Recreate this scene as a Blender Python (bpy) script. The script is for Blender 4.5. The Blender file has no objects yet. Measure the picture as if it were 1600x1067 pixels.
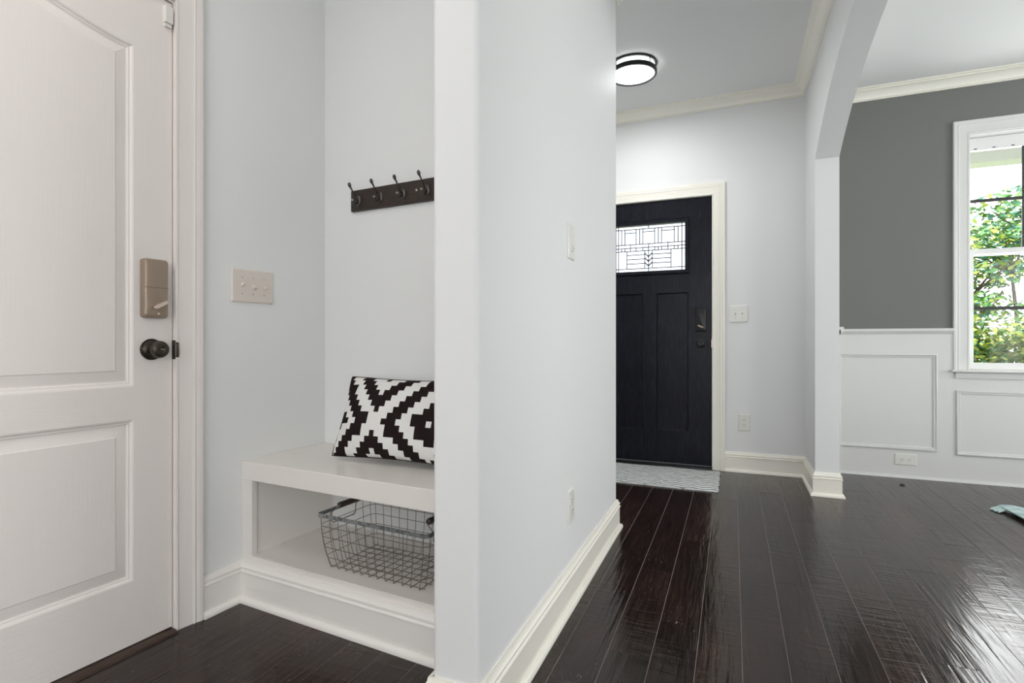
import bpy, bmesh, math, random
from math import sin, cos, pi, radians, sqrt
from mathutils import Matrix, Vector

random.seed(7)
SC = bpy.context.scene
COL = SC.collection

# ------------------------------------------------------------------ camera
TH = radians(22.45)
cam_data = bpy.data.cameras.new('camera')
cam_data.sensor_width = 36.0
cam_data.lens = 835.0 / 1600.0 * 36.0
cam_data.clip_start = 0.02
cam = bpy.data.objects.new('camera', cam_data)
cam.location = (0, 0, 0.95)
cam.rotation_euler = (pi / 2, 0, TH)
COL.objects.link(cam)
SC.camera = cam

# ------------------------------------------------------------------ world, sun, exposure
SC.view_settings.view_transform = 'Standard'
SC.view_settings.look = 'None'
SC.view_settings.gamma = 1.0
SC.view_settings.use_curve_mapping = False
SC.view_settings.exposure = -0.23
world = bpy.data.worlds.new('sky')
SC.world = world
world.use_nodes = True
bg = world.node_tree.nodes['Background']
bg.inputs['Color'].default_value = (0.97, 0.985, 1.0, 1)
bg.inputs['Strength'].default_value = 4.4
SC.cycles.max_bounces = 8
SC.cycles.diffuse_bounces = 5
SC.cycles.glossy_bounces = 4
SC.cycles.transparent_max_bounces = 12
SC.cycles.sample_clamp_indirect = 4.0
SC.cycles.caustics_reflective = False
SC.cycles.caustics_refractive = False


def light(name, kind, loc, energy, color, size=0.2, size_y=None, direction=None, spread=None):
    l = bpy.data.lights.new(name, kind)
    l.energy = energy
    l.color = color
    if kind == 'AREA':
        l.size = size
        if size_y:
            l.shape = 'RECTANGLE'
            l.size_y = size_y
        else:
            l.shape = 'DISK'
        if spread:
            l.spread = spread
    elif kind == 'POINT':
        l.shadow_soft_size = size
    elif kind == 'SUN':
        l.angle = size
    o = bpy.data.objects.new(name, l)
    o.location = loc
    if direction is not None:
        o.rotation_euler = Vector(direction).to_track_quat('-Z', 'Y').to_euler()
    COL.objects.link(o)
    return o


light('sun', 'SUN', (0, 0, 8), 8.0, (1.0, 0.95, 0.85), radians(1.0), direction=(0.9, 0.06, -0.8))
# area lights as daylight: the dining window's own, the others fill at added windows
light('daylight_dining_window', 'AREA', (1.93, 4.75, 1.55), 25, (0.98, 0.99, 1.0), 0.86, 1.5, (0, -1, 0.3))
light('fill_dining_side', 'AREA', (4.12, 2.6, 1.5), 44, (0.99, 1.0, 1.0), 1.8, 1.6, (-1, 0, 0.12))
light('fill_family_side', 'AREA', (4.12, -1.5, 1.45), 60, (1.0, 0.985, 0.965), 2.2, 1.7, (-1, 0, 0))
light('fill_rear', 'AREA', (1.2, -3.1, 1.45), 13, (1.0, 0.995, 0.98), 3.4, 2.0, (0, 1, 0))
# unseen fill lights added under the hall ceiling, then the foyer lamp's own light
light('hall_ceiling_fill', 'AREA', (-1.25, 0.50, 2.70), 5, (1.0, 0.94, 0.89), 0.40, None, (0, 0, -1))
light('hall_ceiling_fill', 'AREA', (-1.25, -1.0, 2.70), 15, (1.0, 0.93, 0.87), 0.40, None, (0, 0, -1))
light('foyer_lamp_glow', 'AREA', (-0.598, 3.50, 2.655), 12, (0.99, 0.99, 1.0), 0.26, None, (0, 0, -1))

# ------------------------------------------------------------------ frames
DL = radians(4.65)
NOOK = Matrix.Rotation(-DL, 4, 'Z')          # the mud-room side of the house stands slightly askew
I4 = Matrix.Identity(4)


def xr(y, gap=0.0):                          # nook x where the partition's left face is met
    return (-0.67 - gap - y * sin(DL)) / cos(DL)


# ------------------------------------------------------------------ mesh helpers
class MB:
    def __init__(s, M=None):
        s.v = []
        s.f = []
        s.M = M

    def add(s, vs, fs):
        b = len(s.v)
        for p in vs:
            p = Vector(p)
            s.v.append(s.M @ p if s.M else p)
        s.f += [tuple(b + i for i in f) for f in fs]

    def box(s, x0, x1, y0, y1, z0, z1):
        s.add([(x, y, z) for x in (x0, x1) for y in (y0, y1) for z in (z0, z1)],
              [(0, 1, 3, 2), (4, 6, 7, 5), (0, 4, 5, 1), (2, 3, 7, 6), (0, 2, 6, 4), (1, 5, 7, 3)])

    def hexa(s, q0, q1):                     # two quads (bottom, top)
        s.add(list(q0) + list(q1), [(3, 2, 1, 0), (4, 5, 6, 7)] + [(i, (i + 1) % 4, 4 + (i + 1) % 4, 4 + i) for i in range(4)])

    def loft(s, loops, cap0=True, cap1=True, closed=True):
        n = len(loops[0])
        vs = [p for l in loops for p in l]
        fs = []
        for k in range(len(loops) - 1):
            for i in range(n if closed else n - 1):
                j = (i + 1) % n
                fs.append((k * n + i, k * n + j, (k + 1) * n + j, (k + 1) * n + i))
        if cap0:
            fs.append(tuple(reversed(range(n))))
        if cap1:
            fs.append(tuple((len(loops) - 1) * n + i for i in range(n)))
        s.add(vs, fs)

    def tube(s, pts, r, n=8, closed=False, caps=True):
        pts = [Vector(p) for p in pts]
        m = len(pts)
        rs = r if isinstance(r, (list, tuple)) else [r] * m
        loops = []
        prev = None
        for i, p in enumerate(pts):
            if closed:
                t = pts[(i + 1) % m] - pts[i - 1]
            else:
                t = pts[min(i + 1, m - 1)] - pts[max(i - 1, 0)]
            t.normalize()
            if prev is None:
                a = Vector((0, 0, 1)) if abs(t.z) < 0.9 else Vector((1, 0, 0))
            else:
                a = prev
            u = a - t * a.dot(t)
            if u.length < 1e-6:
                u = Vector((1, 0, 0)) - t * t.x
            u.normalize()
            prev = u
            w = t.cross(u)
            loops.append([p + (u * cos(2 * pi * k / n) + w * sin(2 * pi * k / n)) * rs[i] for k in range(n)])
        if closed:
            loops.append(loops[0])
            s.loft(loops, False, False)
        else:
            s.loft(loops, caps, caps)

    def lathe(s, prof, n=24, M=None, capped=True):   # prof: (r, h) about local z
        loops = []
        for r, h in prof:
            l = [Vector((r * cos(2 * pi * k / n), r * sin(2 * pi * k / n), h)) for k in range(n)]
            if M:
                l = [M @ p for p in l]
            loops.append(l)
        s.loft(loops, capped, capped)

    def build(s, name, mat, parent=None, smooth=None, M=None):
        me = bpy.data.meshes.new(name)
        me.from_pydata([tuple(p) for p in s.v], [], s.f)
        bm = bmesh.new()
        bm.from_mesh(me)
        bmesh.ops.recalc_face_normals(bm, faces=bm.faces)
        bm.to_mesh(me)
        bm.free()
        if smooth:
            me.shade_smooth()
            me.set_sharp_from_angle(angle=radians(smooth))
        me.materials.append(mat)
        o = bpy.data.objects.new(name, me)
        COL.objects.link(o)
        if parent:
            o.parent = parent
        if M is not None:
            o.matrix_local = M
        return o


def rrect(w, h, r, n=4):
    pts = []
    for cx, cy, a0 in ((w / 2 - r, h / 2 - r, 0), (-w / 2 + r, h / 2 - r, 90), (-w / 2 + r, -h / 2 + r, 180), (w / 2 - r, -h / 2 + r, 270)):
        for k in range(n + 1):
            a = radians(a0 + 90 * k / n)
            pts.append((cx + r * cos(a), cy + r * sin(a)))
    return pts


def slab2d(mb, pts, levels):                 # levels: (scale inset, z)
    cx = sum(p[0] for p in pts) / len(pts)
    cy = sum(p[1] for p in pts) / len(pts)
    w = max(p[0] for p in pts) - cx
    h = max(p[1] for p in pts) - cy
    loops = []
    for inset, z in levels:
        loops.append([((p[0] - cx) * (1 - inset / w) + cx, (p[1] - cy) * (1 - inset / h) + cy, z) for p in pts])
    mb.loft(loops)


def sweep(mb, path, prof, N, closed=False, segs=None, flip=False):
    """profile (a, b): a along the side to the right of travel, b along N; mitred at corners"""
    path = [Vector(p) for p in path]
    N = Vector(N)
    m = len(path)
    T = []
    for i in range(m if closed else m - 1):
        T.append((path[(i + 1) % m] - path[i]).normalized())
    S = [t.cross(N) * (-1 if flip else 1) for t in T]
    rings = []
    for i in range(m):
        if closed:
            a, b = S[i - 1], S[i]
        else:
            a, b = S[max(i - 1, 0)], S[min(i, m - 2)]
        c = a + b
        side = c * (2 / c.length_squared) if c.length_squared > 1e-9 else a
        rings.append([path[i] + side * p + N * q for p, q in prof])
    if closed:
        rings.append(rings[0])
        mb.loft(rings, False, False)
    else:
        i0, i1 = segs if segs else (0, m - 1)
        mb.loft(rings[i0:i1 + 1])


def tag(o, label=None, cat=None, group=None, kind=None):
    if label: o['label'] = label
    if cat: o['category'] = cat
    if group: o['group'] = group
    if kind: o['kind'] = kind
    return o


def struct(o):
    o['kind'] = 'structure'
    return o


def empty(name, M=I4, **k):
    o = bpy.data.objects.new(name, None)
    o.empty_display_size = 0.05
    COL.objects.link(o)
    o.matrix_world = M
    return tag(o, **k)


def frame_at(origin, out):                   # local x = along wall, y = up, z = out of the wall
    out = Vector(out).normalized()
    up = Vector((0, 0, 1))
    x = up.cross(out)
    M = Matrix((x, up, out)).transposed().to_4x4()
    M.translation = Vector(origin)
    return M


def NV(x, y, z):
    return NOOK @ Vector((x, y, z))


def ND(x, y, z=0):
    return (NOOK.to_3x3() @ Vector((x, y, z)))


# ------------------------------------------------------------------ materials
def new_mat(name, color, rough=0.5, metal=0.0, spec=0.5, coat=0.0):
    m = bpy.data.materials.new(name)
    m.use_nodes = True
    b = m.node_tree.nodes['Principled BSDF']
    b.inputs['Base Color'].default_value = (*color, 1)
    b.inputs['Roughness'].default_value = rough
    b.inputs['Metallic'].default_value = metal
    b.inputs['Specular IOR Level'].default_value = spec
    b.inputs['Coat Weight'].default_value = coat
    return m


def nodes(m):
    nt = m.node_tree
    return nt, nt.nodes, nt.links, nt.nodes['Principled BSDF']


def mapped(nt, scale, coord='Object', rot=(0, 0, 0)):
    tc = nt.nodes.new('ShaderNodeTexCoord')
    mp = nt.nodes.new('ShaderNodeMapping')
    mp.inputs['Scale'].default_value = scale
    mp.inputs['Rotation'].default_value = rot
    nt.links.new(tc.outputs[coord], mp.inputs['Vector'])
    return mp.outputs['Vector']


def worldmapped(nt, scale, rot=(0, 0, 0)):
    g = nt.nodes.new('ShaderNodeNewGeometry')
    mp = nt.nodes.new('ShaderNodeMapping')
    mp.inputs['Scale'].default_value = scale
    mp.inputs['Rotation'].default_value = rot
    nt.links.new(g.outputs['Position'], mp.inputs['Vector'])
    return mp.outputs['Vector']


def noise(nt, vec, scale, detail=3, rough=0.5, dist=0.0):
    n = nt.nodes.new('ShaderNodeTexNoise')
    n.inputs['Scale'].default_value = scale
    n.inputs['Detail'].default_value = detail
    n.inputs['Roughness'].default_value = rough
    n.inputs['Distortion'].default_value = dist
    nt.links.new(vec, n.inputs['Vector'])
    return n.outputs['Fac']


def bump(nt, height, strength, dist, normal=None):
    b = nt.nodes.new('ShaderNodeBump')
    b.inputs['Strength'].default_value = strength
    b.inputs['Distance'].default_value = dist
    nt.links.new(height, b.inputs['Height'])
    if normal:
        nt.links.new(normal, b.inputs['Normal'])
    return b.outputs['Normal']


def ramp(nt, fac, stops):
    r = nt.nodes.new('ShaderNodeValToRGB')
    els = r.color_ramp.elements
    while len(els) < len(stops):
        els.new(0.5)
    for e, (p, c) in zip(els, stops):
        e.position = p
        e.color = (*c, 1)
    nt.links.new(fac, r.inputs['Fac'])
    return r.outputs['Color']


def math_node(nt, op, a, b=None, clamp=False):
    n = nt.nodes.new('ShaderNodeMath')
    n.operation = op
    n.use_clamp = clamp
    for i, x in enumerate((a, b)):
        if x is None: continue
        if isinstance(x, (int, float)):
            n.inputs[i].default_value = x
        else:
            nt.links.new(x, n.inputs[i])
    return n.outputs[0]


def paint(name, color, rough=0.6, spec=0.35, b=0.08):
    m = new_mat(name, color, rough, spec=spec)
    nt, N, L, P = nodes(m)
    f = noise(nt, worldmapped(nt, (1, 1, 1)), 260, 2)
    L.new(bump(nt, f, b, 0.002), P.inputs['Normal'])
    return m


M_WALL = paint('wall_paint_pale_grey', (0.755, 0.76, 0.758))
M_NOOKWALL = paint('wall_paint_pale_blue_grey', (0.765, 0.775, 0.77))
M_CEIL = paint('ceiling_paint', (0.80, 0.805, 0.80), 0.85, 0.2)
M_GREY = paint('wall_paint_charcoal_grey', (0.168, 0.172, 0.160), 0.6)
M_TRIM = paint('trim_paint_cream', (0.86, 0.835, 0.75), 0.28, 0.5, 0.02)
M_TRIMN = paint('trim_paint_warm_white', (0.81, 0.785, 0.755), 0.28, 0.5, 0.02)
M_WHITE = paint('wainscot_paint_white', (0.66, 0.66, 0.64), 0.35, 0.5, 0.02)
M_BENCH = paint('bench_paint', (0.78, 0.745, 0.71), 0.3, 0.5, 0.02)
M_PLASTIC = new_mat('switch_plastic', (0.72, 0.71, 0.67), 0.3)
M_PLASTIC2 = new_mat('switch_plastic_almond', (0.70, 0.64, 0.58), 0.3)
M_DARK = new_mat('dark_slot', (0.02, 0.02, 0.02), 0.6)
M_SCREW = new_mat('screw_metal', (0.45, 0.43, 0.4), 0.35, 0.8)
M_BRONZE = new_mat('oil_rubbed_bronze', (0.055, 0.045, 0.035), 0.35, 0.7)
M_BRONZE_L = new_mat('aged_bronze_keypad', (0.36, 0.285, 0.225), 0.40, 0.6)
M_NICKEL = new_mat('brushed_nickel', (0.75, 0.62, 0.54), 0.30, 0.5)
M_BLACK = new_mat('black_metal', (0.012, 0.012, 0.014), 0.3, 0.4)
M_IRON = new_mat('dark_iron_hook', (0.09, 0.082, 0.078), 0.3, 0.85)
M_WIRE = new_mat('basket_wire', (0.26, 0.225, 0.20), 0.35, 0.85)
M_GALV = new_mat('galvanised_band', (0.36, 0.38, 0.39), 0.35, 0.9)
nt, N, L, P = nodes(M_GALV)
L.new(ramp(nt, noise(nt, worldmapped(nt, (1, 1, 1)), 70, 2), [(0.35, (0.16, 0.17, 0.18)), (0.65, (0.42, 0.45, 0.46))]), P.inputs['Base Color'])
M_GRIP = new_mat('dark_wood_grip', (0.045, 0.032, 0.026), 0.5)
M_PANEWOOD = new_mat('lead_came', (0.05, 0.05, 0.055), 0.5, 0.3)
M_MUNTIN = new_mat('dark_grille', (0.03, 0.032, 0.03), 0.5)
M_VINYL = new_mat('window_vinyl', (0.78, 0.79, 0.78), 0.35)
M_PORCH = new_mat('porch_paint', (0.86, 0.87, 0.84), 0.6)
M_THRESH = new_mat('threshold_wood', (0.040, 0.021, 0.014), 0.35)

# moulded door skin with embossed wood grain
M_DOOR = new_mat('moulded_door_paint', (0.77, 0.725, 0.695), 0.42, spec=0.4)
M_DOORH = new_mat('moulded_door_paint_cross_grain', (0.77, 0.725, 0.695), 0.42, spec=0.4)
for mm, sc in ((M_DOOR, (60, 260, 3)), (M_DOORH, (60, 3, 260))):
    nt, N, L, P = nodes(mm)
    f = noise(nt, mapped(nt, sc), 1.6, 3, 0.55, 0.3)
    L.new(bump(nt, f, 0.32, 0.0016), P.inputs['Normal'])

# front door wood
M_FDOOR = new_mat('front_door_stain', (0.01, 0.011, 0.018), 0.3, spec=0.2)
nt, N, L, P = nodes(M_FDOOR)
f = noise(nt, worldmapped(nt, (40, 40, 2.6)), 4.0, 5, 0.65, 0.6)
L.new(ramp(nt, f, [(0.34, (0.0022, 0.0024, 0.0045)), (0.55, (0.0065, 0.007, 0.013)), (0.75, (0.028, 0.031, 0.048))]), P.inputs['Base Color'])
L.new(bump(nt, f, 0.5, 0.0015), P.inputs['Normal'])
P.inputs['Roughness'].default_value = 0.30

# coat rack board
M_RACK = new_mat('rack_wood', (0.05, 0.03, 0.02), 0.4)
nt, N, L, P = nodes(M_RACK)
f = noise(nt, mapped(nt, (4, 60, 60)), 3.0, 4, 0.6, 0.5)
L.new(ramp(nt, f, [(0.3, (0.012, 0.007, 0.005)), (0.7, (0.038, 0.022, 0.015))]), P.inputs['Base Color'])

# hand-scraped dark planks
M_PLANK = new_mat('hand_scraped_plank', (0.012, 0.008, 0.008), 0.2, spec=0.36)
nt, N, L, P = nodes(M_PLANK)
oi = nt.nodes.new('ShaderNodeObjectInfo')
g = nt.nodes.new('ShaderNodeNewGeometry')
off = nt.nodes.new('ShaderNodeVectorMath'); off.operation = 'SCALE'
cx = nt.nodes.new('ShaderNodeCombineXYZ')
L.new(oi.outputs['Random'], cx.inputs[0]); L.new(oi.outputs['Random'], cx.inputs[1]); L.new(oi.outputs['Random'], cx.inputs[2])
L.new(cx.outputs[0], off.inputs[0]); off.inputs['Scale'].default_value = 37.0
ad = nt.nodes.new('ShaderNodeVectorMath'); ad.operation = 'ADD'
L.new(g.outputs['Position'], ad.inputs[0]); L.new(off.outputs[0], ad.inputs[1])


def mp(scale, rot=(0, 0, 0)):
    m_ = nt.nodes.new('ShaderNodeMapping')
    m_.inputs['Scale'].default_value = scale
    m_.inputs['Rotation'].default_value = rot
    L.new(ad.outputs[0], m_.inputs['Vector'])
    return m_.outputs['Vector']


grain = noise(nt, mp((70, 3.5, 1)), 1.6, 5, 0.6, 0.8)
blotch = noise(nt, mp((6, 2.2, 1)), 1.2, 3, 0.5, 0.3)
mixf = math_node(nt, 'ADD', math_node(nt, 'MULTIPLY', grain, 0.5), math_node(nt, 'MULTIPLY', blotch, 0.5))
mixf = math_node(nt, 'ADD', mixf, math_node(nt, 'MULTIPLY', math_node(nt, 'SUBTRACT', oi.outputs['Random'], 0.45), 0.14))
wood = ramp(nt, mixf, [(0.3, (0.0070, 0.0040, 0.0034)), (0.52, (0.021, 0.0115, 0.0090)), (0.75, (0.060, 0.034, 0.026))])
scuff = noise(nt, mp((150, 60, 1)), 1.0, 2, 0.5, 1.0)
area = noise(nt, mp((4, 4, 1)), 1.0, 1)
sc_f = math_node(nt, 'MULTIPLY', math_node(nt, 'MULTIPLY', math_node(nt, 'SUBTRACT', scuff, 0.66, True), 9.0, True), math_node(nt, 'MULTIPLY', math_node(nt, 'SUBTRACT', area, 0.48, True), 6.0, True))
mxs = nt.nodes.new('ShaderNodeMix'); mxs.data_type = 'RGBA'
mxs.inputs[7].default_value = (0.22, 0.20, 0.20, 1)
L.new(sc_f, mxs.inputs[0]); L.new(wood, mxs.inputs[6]); L.new(mxs.outputs[2], P.inputs['Base Color'])
scr_c = noise(nt, mp((5, 34, 1)), 1.0, 2, 0.45, 1.2)      # chatter across the board
scr_l = noise(nt, mp((40, 3.0, 1)), 1.0, 2, 0.5, 0.6)     # long gouges
mask = noise(nt, mp((2, 1.3, 1)), 1.0, 1)
mask = math_node(nt, 'MULTIPLY', math_node(nt, 'SUBTRACT', mask, 0.42, True), 4.0, True)
n1 = bump(nt, math_node(nt, 'MULTIPLY', scr_c, mask), 0.55, 0.0030)
n2 = bump(nt, scr_l, 0.70, 0.0024, n1)
n3 = bump(nt, noise(nt, mp((120, 50, 1)), 2.0, 3, 0.6), 0.18, 0.0006, n2)
L.new(n3, P.inputs['Normal'])
rr = nt.nodes.new('ShaderNodeMapRange')
rr.inputs['From Min'].default_value = 0.35; rr.inputs['From Max'].default_value = 0.7
rr.inputs['To Min'].default_value = 0.12; rr.inputs['To Max'].default_value = 0.27
L.new(grain, rr.inputs['Value']); L.new(rr.outputs[0], P.inputs['Roughness'])
M_GAP = new_mat('floor_gap_pale', (0.34, 0.31, 0.30), 0.7)  # sub-floor tone in the gaps, paler than the planks

# cushion print: stepped diamonds from quantised cells
M_PILLOW = new_mat('stepped_diamond_print', (0.75, 0.75, 0.72), 0.9, spec=0.1)
nt, N, L, P = nodes(M_PILLOW)
uv = nt.nodes.new('ShaderNodeUVMap'); uv.uv_map = 'UVMap'
sx = nt.nodes.new('ShaderNodeSeparateXYZ')
L.new(uv.outputs[0], sx.inputs[0])
pi_ = math_node(nt, 'PINGPONG', math_node(nt, 'ROUND', sx.outputs[0]), 11.0)
pj_ = math_node(nt, 'PINGPONG', math_node(nt, 'ROUND', sx.outputs[1]), 11.0)
mm_ = math_node(nt, 'ADD', pi_, pj_)
mo = math_node(nt, 'MODULO', math_node(nt, 'ADD', mm_, 2.0), 6.0)
blk = math_node(nt, 'GREATER_THAN', mo, 2.5)
mx = nt.nodes.new('ShaderNodeMix'); mx.data_type = 'RGBA'
mx.inputs[6].default_value = (0.74, 0.74, 0.72, 1); mx.inputs[7].default_value = (0.017, 0.011, 0.011, 1)
L.new(blk, mx.inputs[0]); L.new(mx.outputs[2], P.inputs['Base Color'])
wv = noise(nt, uv.outputs[0], 9, 2)
L.new(bump(nt, wv, 0.3, 0.001), P.inputs['Normal'])
M_PIPING = new_mat('black_piping', (0.012, 0.010, 0.010), 0.8)

# woven door mat
M_MAT = new_mat('woven_mat', (0.4, 0.43, 0.44), 0.95, spec=0.05)
nt, N, L, P = nodes(M_MAT)
v = mapped(nt, (1, 1, 1))
sx = nt.nodes.new('ShaderNodeSeparateXYZ'); L.new(v, sx.inputs[0])
zig = math_node(nt, 'PINGPONG', sx.outputs[0], 0.06)
ph = math_node(nt, 'ADD', sx.outputs[1], math_node(nt, 'MULTIPLY', zig, 0.42))
nz = math_node(nt, 'MULTIPLY', noise(nt, v, 24, 3), 0.030)
st = math_node(nt, 'PINGPONG', math_node(nt, 'ADD', ph, nz), 0.023)
fac = math_node(nt, 'MULTIPLY', st, 43.5, True)
L.new(ramp(nt, fac, [(0.22, (0.16, 0.175, 0.18)), (0.5, (0.74, 0.75, 0.74))]), P.inputs['Base Color'])
L.new(bump(nt, fac, 0.5, 0.004), P.inputs['Normal'])

M_RUG = new_mat('pale_aqua_rug', (0.42, 0.55, 0.54), 0.95, spec=0.05)
nt, N, L, P = nodes(M_RUG)
f = noise(nt, mapped(nt, (1, 1, 1)), 22, 3)
L.new(ramp(nt, f, [(0.35, (0.30, 0.42, 0.43)), (0.65, (0.55, 0.66, 0.64))]), P.inputs['Base Color'])
L.new(bump(nt, noise(nt, mapped(nt, (1, 1, 1)), 160, 2), 0.5, 0.003), P.inputs['Normal'])
M_RUGBACK = new_mat('rug_underside', (0.05, 0.06, 0.06), 0.95)

# glass (lets light straight through, keeps a reflection)
def glass(name, tint=(1, 1, 1), gloss=0.06, rough=0.02):
    m = bpy.data.materials.new(name)
    m.use_nodes = True
    nt = m.node_tree
    nt.nodes.clear()
    out = nt.nodes.new('ShaderNodeOutputMaterial')
    tr = nt.nodes.new('ShaderNodeBsdfTransparent'); tr.inputs[0].default_value = (*tint, 1)
    gl = nt.nodes.new('ShaderNodeBsdfGlossy'); gl.inputs['Roughness'].default_value = rough
    mx = nt.nodes.new('ShaderNodeMixShader'); mx.inputs[0].default_value = gloss
    nt.links.new(tr.outputs[0], mx.inputs[1]); nt.links.new(gl.outputs[0], mx.inputs[2])
    nt.links.new(mx.outputs[0], out.inputs[0])
    return m


M_GLASS = glass('clear_pane', (1, 1, 1), 0.012)
M_LEADGLASS = glass('leaded_pane', (0.76, 0.79, 0.82), 0.08, 0.15)


def emit(name, color, s):
    m = new_mat(name, color, 0.6)
    P = m.node_tree.nodes['Principled BSDF']
    P.inputs['Emission Color'].default_value = (*color, 1)
    P.inputs['Emission Strength'].default_value = s
    return m


M_DIFFUSER = emit('lamp_diffuser', (1.0, 1.0, 1.0), 4.0)
M_LEAF = [new_mat('leaf_yellow_green', (0.34, 0.42, 0.07), 0.5), new_mat('leaf_mid_green', (0.10, 0.26, 0.07), 0.5), new_mat('leaf_blue_green', (0.06, 0.19, 0.13), 0.5)]
for m_ in M_LEAF:
    m_.node_tree.nodes['Principled BSDF'].inputs['Subsurface Weight'].default_value = 0.0
M_BARK = new_mat('bark', (0.10, 0.075, 0.06), 0.9)
M_GRASS = new_mat('lawn', (0.14, 0.24, 0.07), 0.9)
nt, N, L, P = nodes(M_GRASS)
L.new(ramp(nt, noise(nt, worldmapped(nt, (1, 1, 1)), 6, 4), [(0.3, (0.12, 0.17, 0.08)), (0.7, (0.24, 0.29, 0.15))]), P.inputs['Base Color'])
M_CONC = paint('porch_concrete', (0.5, 0.5, 0.48), 0.9)

CEIL = 2.74

# ------------------------------------------------------------------ shell
# floor: sub-floor plus individual planks
b = MB(); b.box(-2.6, 4.3, -3.3, 4.66, -0.14, -0.0012)
floor = struct(b.build('floor', M_GAP))
PW = 0.127
X0 = -0.1013
known = {-3: [1.44, 2.71], -2: [1.634, 2.277, 3.6], -1: [1.732, 2.69], 0: [2.16, 3.45], 1: [2.56], 2: [2.35, 3.7], 3: [1.55, 3.2], 5: [1.94, 3.35], 6: [2.68], 7: [2.87], 8: [3.09], 9: [3.2], 4: [2.75]}
MP_ = {}
kk = 0
for k in range(-20, 34):
    xa = X0 + k * PW
    if xa + PW > 4.28: break
    ks = sorted(known.get(k + 0, []))
    cuts = [-3.28]
    y = -3.28 + random.uniform(0.8, 2.4)
    first = ks[0] if ks else 99
    while y < min(first - 0.7, 4.2):
        cuts.append(y)
        y += random.uniform(1.5, 2.6)
    cuts += ks
    if ks:
        y = ks[-1] + random.uniform(1.1, 1.8)
        while y < 4.2:
            cuts.append(y); y += random.uniform(1.2, 2.0)
    cuts.append(4.5)
    for i in range(len(cuts) - 1):
        ya, yb = cuts[i], cuts[i + 1]
        g_ = 0.0008
        ch = 0.0004
        b = MB()
        x0, x1, y0, y1 = xa + g_, xa + PW - g_, ya + g_, yb - g_
        lv = []
        dz = random.uniform(-0.0001, 0.0002)
        for inset, z in ((0, -0.0011), (0, -0.0005), (ch, 0.0 + dz)):
            lv.append([(x0 + inset, y0 + inset, z), (x1 - inset, y0 + inset, z), (x1 - inset, y1 - inset, z), (x0 + inset, y1 - inset, z)])
        b.loft(lv)
        b.build('plank', M_PLANK, floor)

b = MB(); b.box(-2.6, 4.36, -3.4, 4.66, CEIL, CEIL + 0.2)
struct(b.build('ceiling', M_CEIL))

# left wall (nook frame) with the opening of door 1
XL = -1.79
b = MB(NOOK)
b.box(XL - 0.14, XL, 1.065, 1.706, 0, CEIL)
b.box(XL - 0.14, XL, -3.05, 0.135, 0, CEIL)
b.box(XL - 0.14, XL, 0.135, 1.065, 2.075, CEIL)
struct(b.build('wall_left', M_NOOKWALL))
# back wall of the nook, reaching into the partition's left face
YB = 1.706
b = MB(NOOK)
b.hexa([(XL - 0.14, YB, 0), (xr(YB), YB, 0), (xr(YB + 0.12), YB + 0.12, 0), (XL - 0.14, YB + 0.12, 0)],
       [(XL - 0.14, YB, CEIL), (xr(YB), YB, CEIL), (xr(YB + 0.12), YB + 0.12, CEIL), (XL - 0.14, YB + 0.12, CEIL)])
struct(b.build('wall_nook_back', M_NOOKWALL))
# partition between nook and hall, soft bullnose corners
PX0, PX1, PY0, PY1 = -0.67, -0.548, 1.117, 2.72
b = MB()
pts = rrect(PX1 - PX0, PY1 - PY0, 0.014, 5)
cxp, cyp = (PX0 + PX1) / 2, (PY0 + PY1) / 2
b.loft([[(x + cxp, y + cyp, z) for x, y in pts] for z in (0, CEIL)])
struct(b.build('wall_partition', M_WALL, smooth=35))
b = MB(); b.box(-1.47, PX0, 2.60, 2.72, 0, CEIL); struct(b.build('wall_closet', M_WALL))
b = MB(); b.box(-1.47, -1.35, 2.72, 4.235, 0, CEIL); struct(b.build('wall_foyer_left', M_WALL))
# foyer front wall with door opening
FY = 4.235
DX0, DX1, DZ = -1.062, -0.143, 2.035
b = MB()
b.box(-1.47, DX0 - 0.012, FY, FY + 0.16, 0, CEIL)
b.box(DX1 + 0.012, 0.47, FY, FY + 0.16, 0, CEIL)
b.box(DX0 - 0.012, DX1 + 0.012, FY, FY + 0.16, DZ + 0.012, CEIL)
struct(b.build('wall_front', M_WALL))
# wall with the arch
AX0, AX1 = 0.47, 0.60
b = MB()
ya, yb = 0.69, 3.77
ym, hf = (ya + yb) / 2, (yb - ya) / 2
prof = [(-3.2, 0), (ya, 0)]
NA = 40
for i in range(NA + 1):
    t = -1 + 2 * i / NA
    prof.append((ym + t * hf, 2.075 + 0.315 * (1 - abs(t) ** 2.5)))
prof += [(yb, 0), (4.5, 0), (4.5, CEIL), (-3.2, CEIL)]
arch_pts = prof[2:2 + NA + 1]
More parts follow.
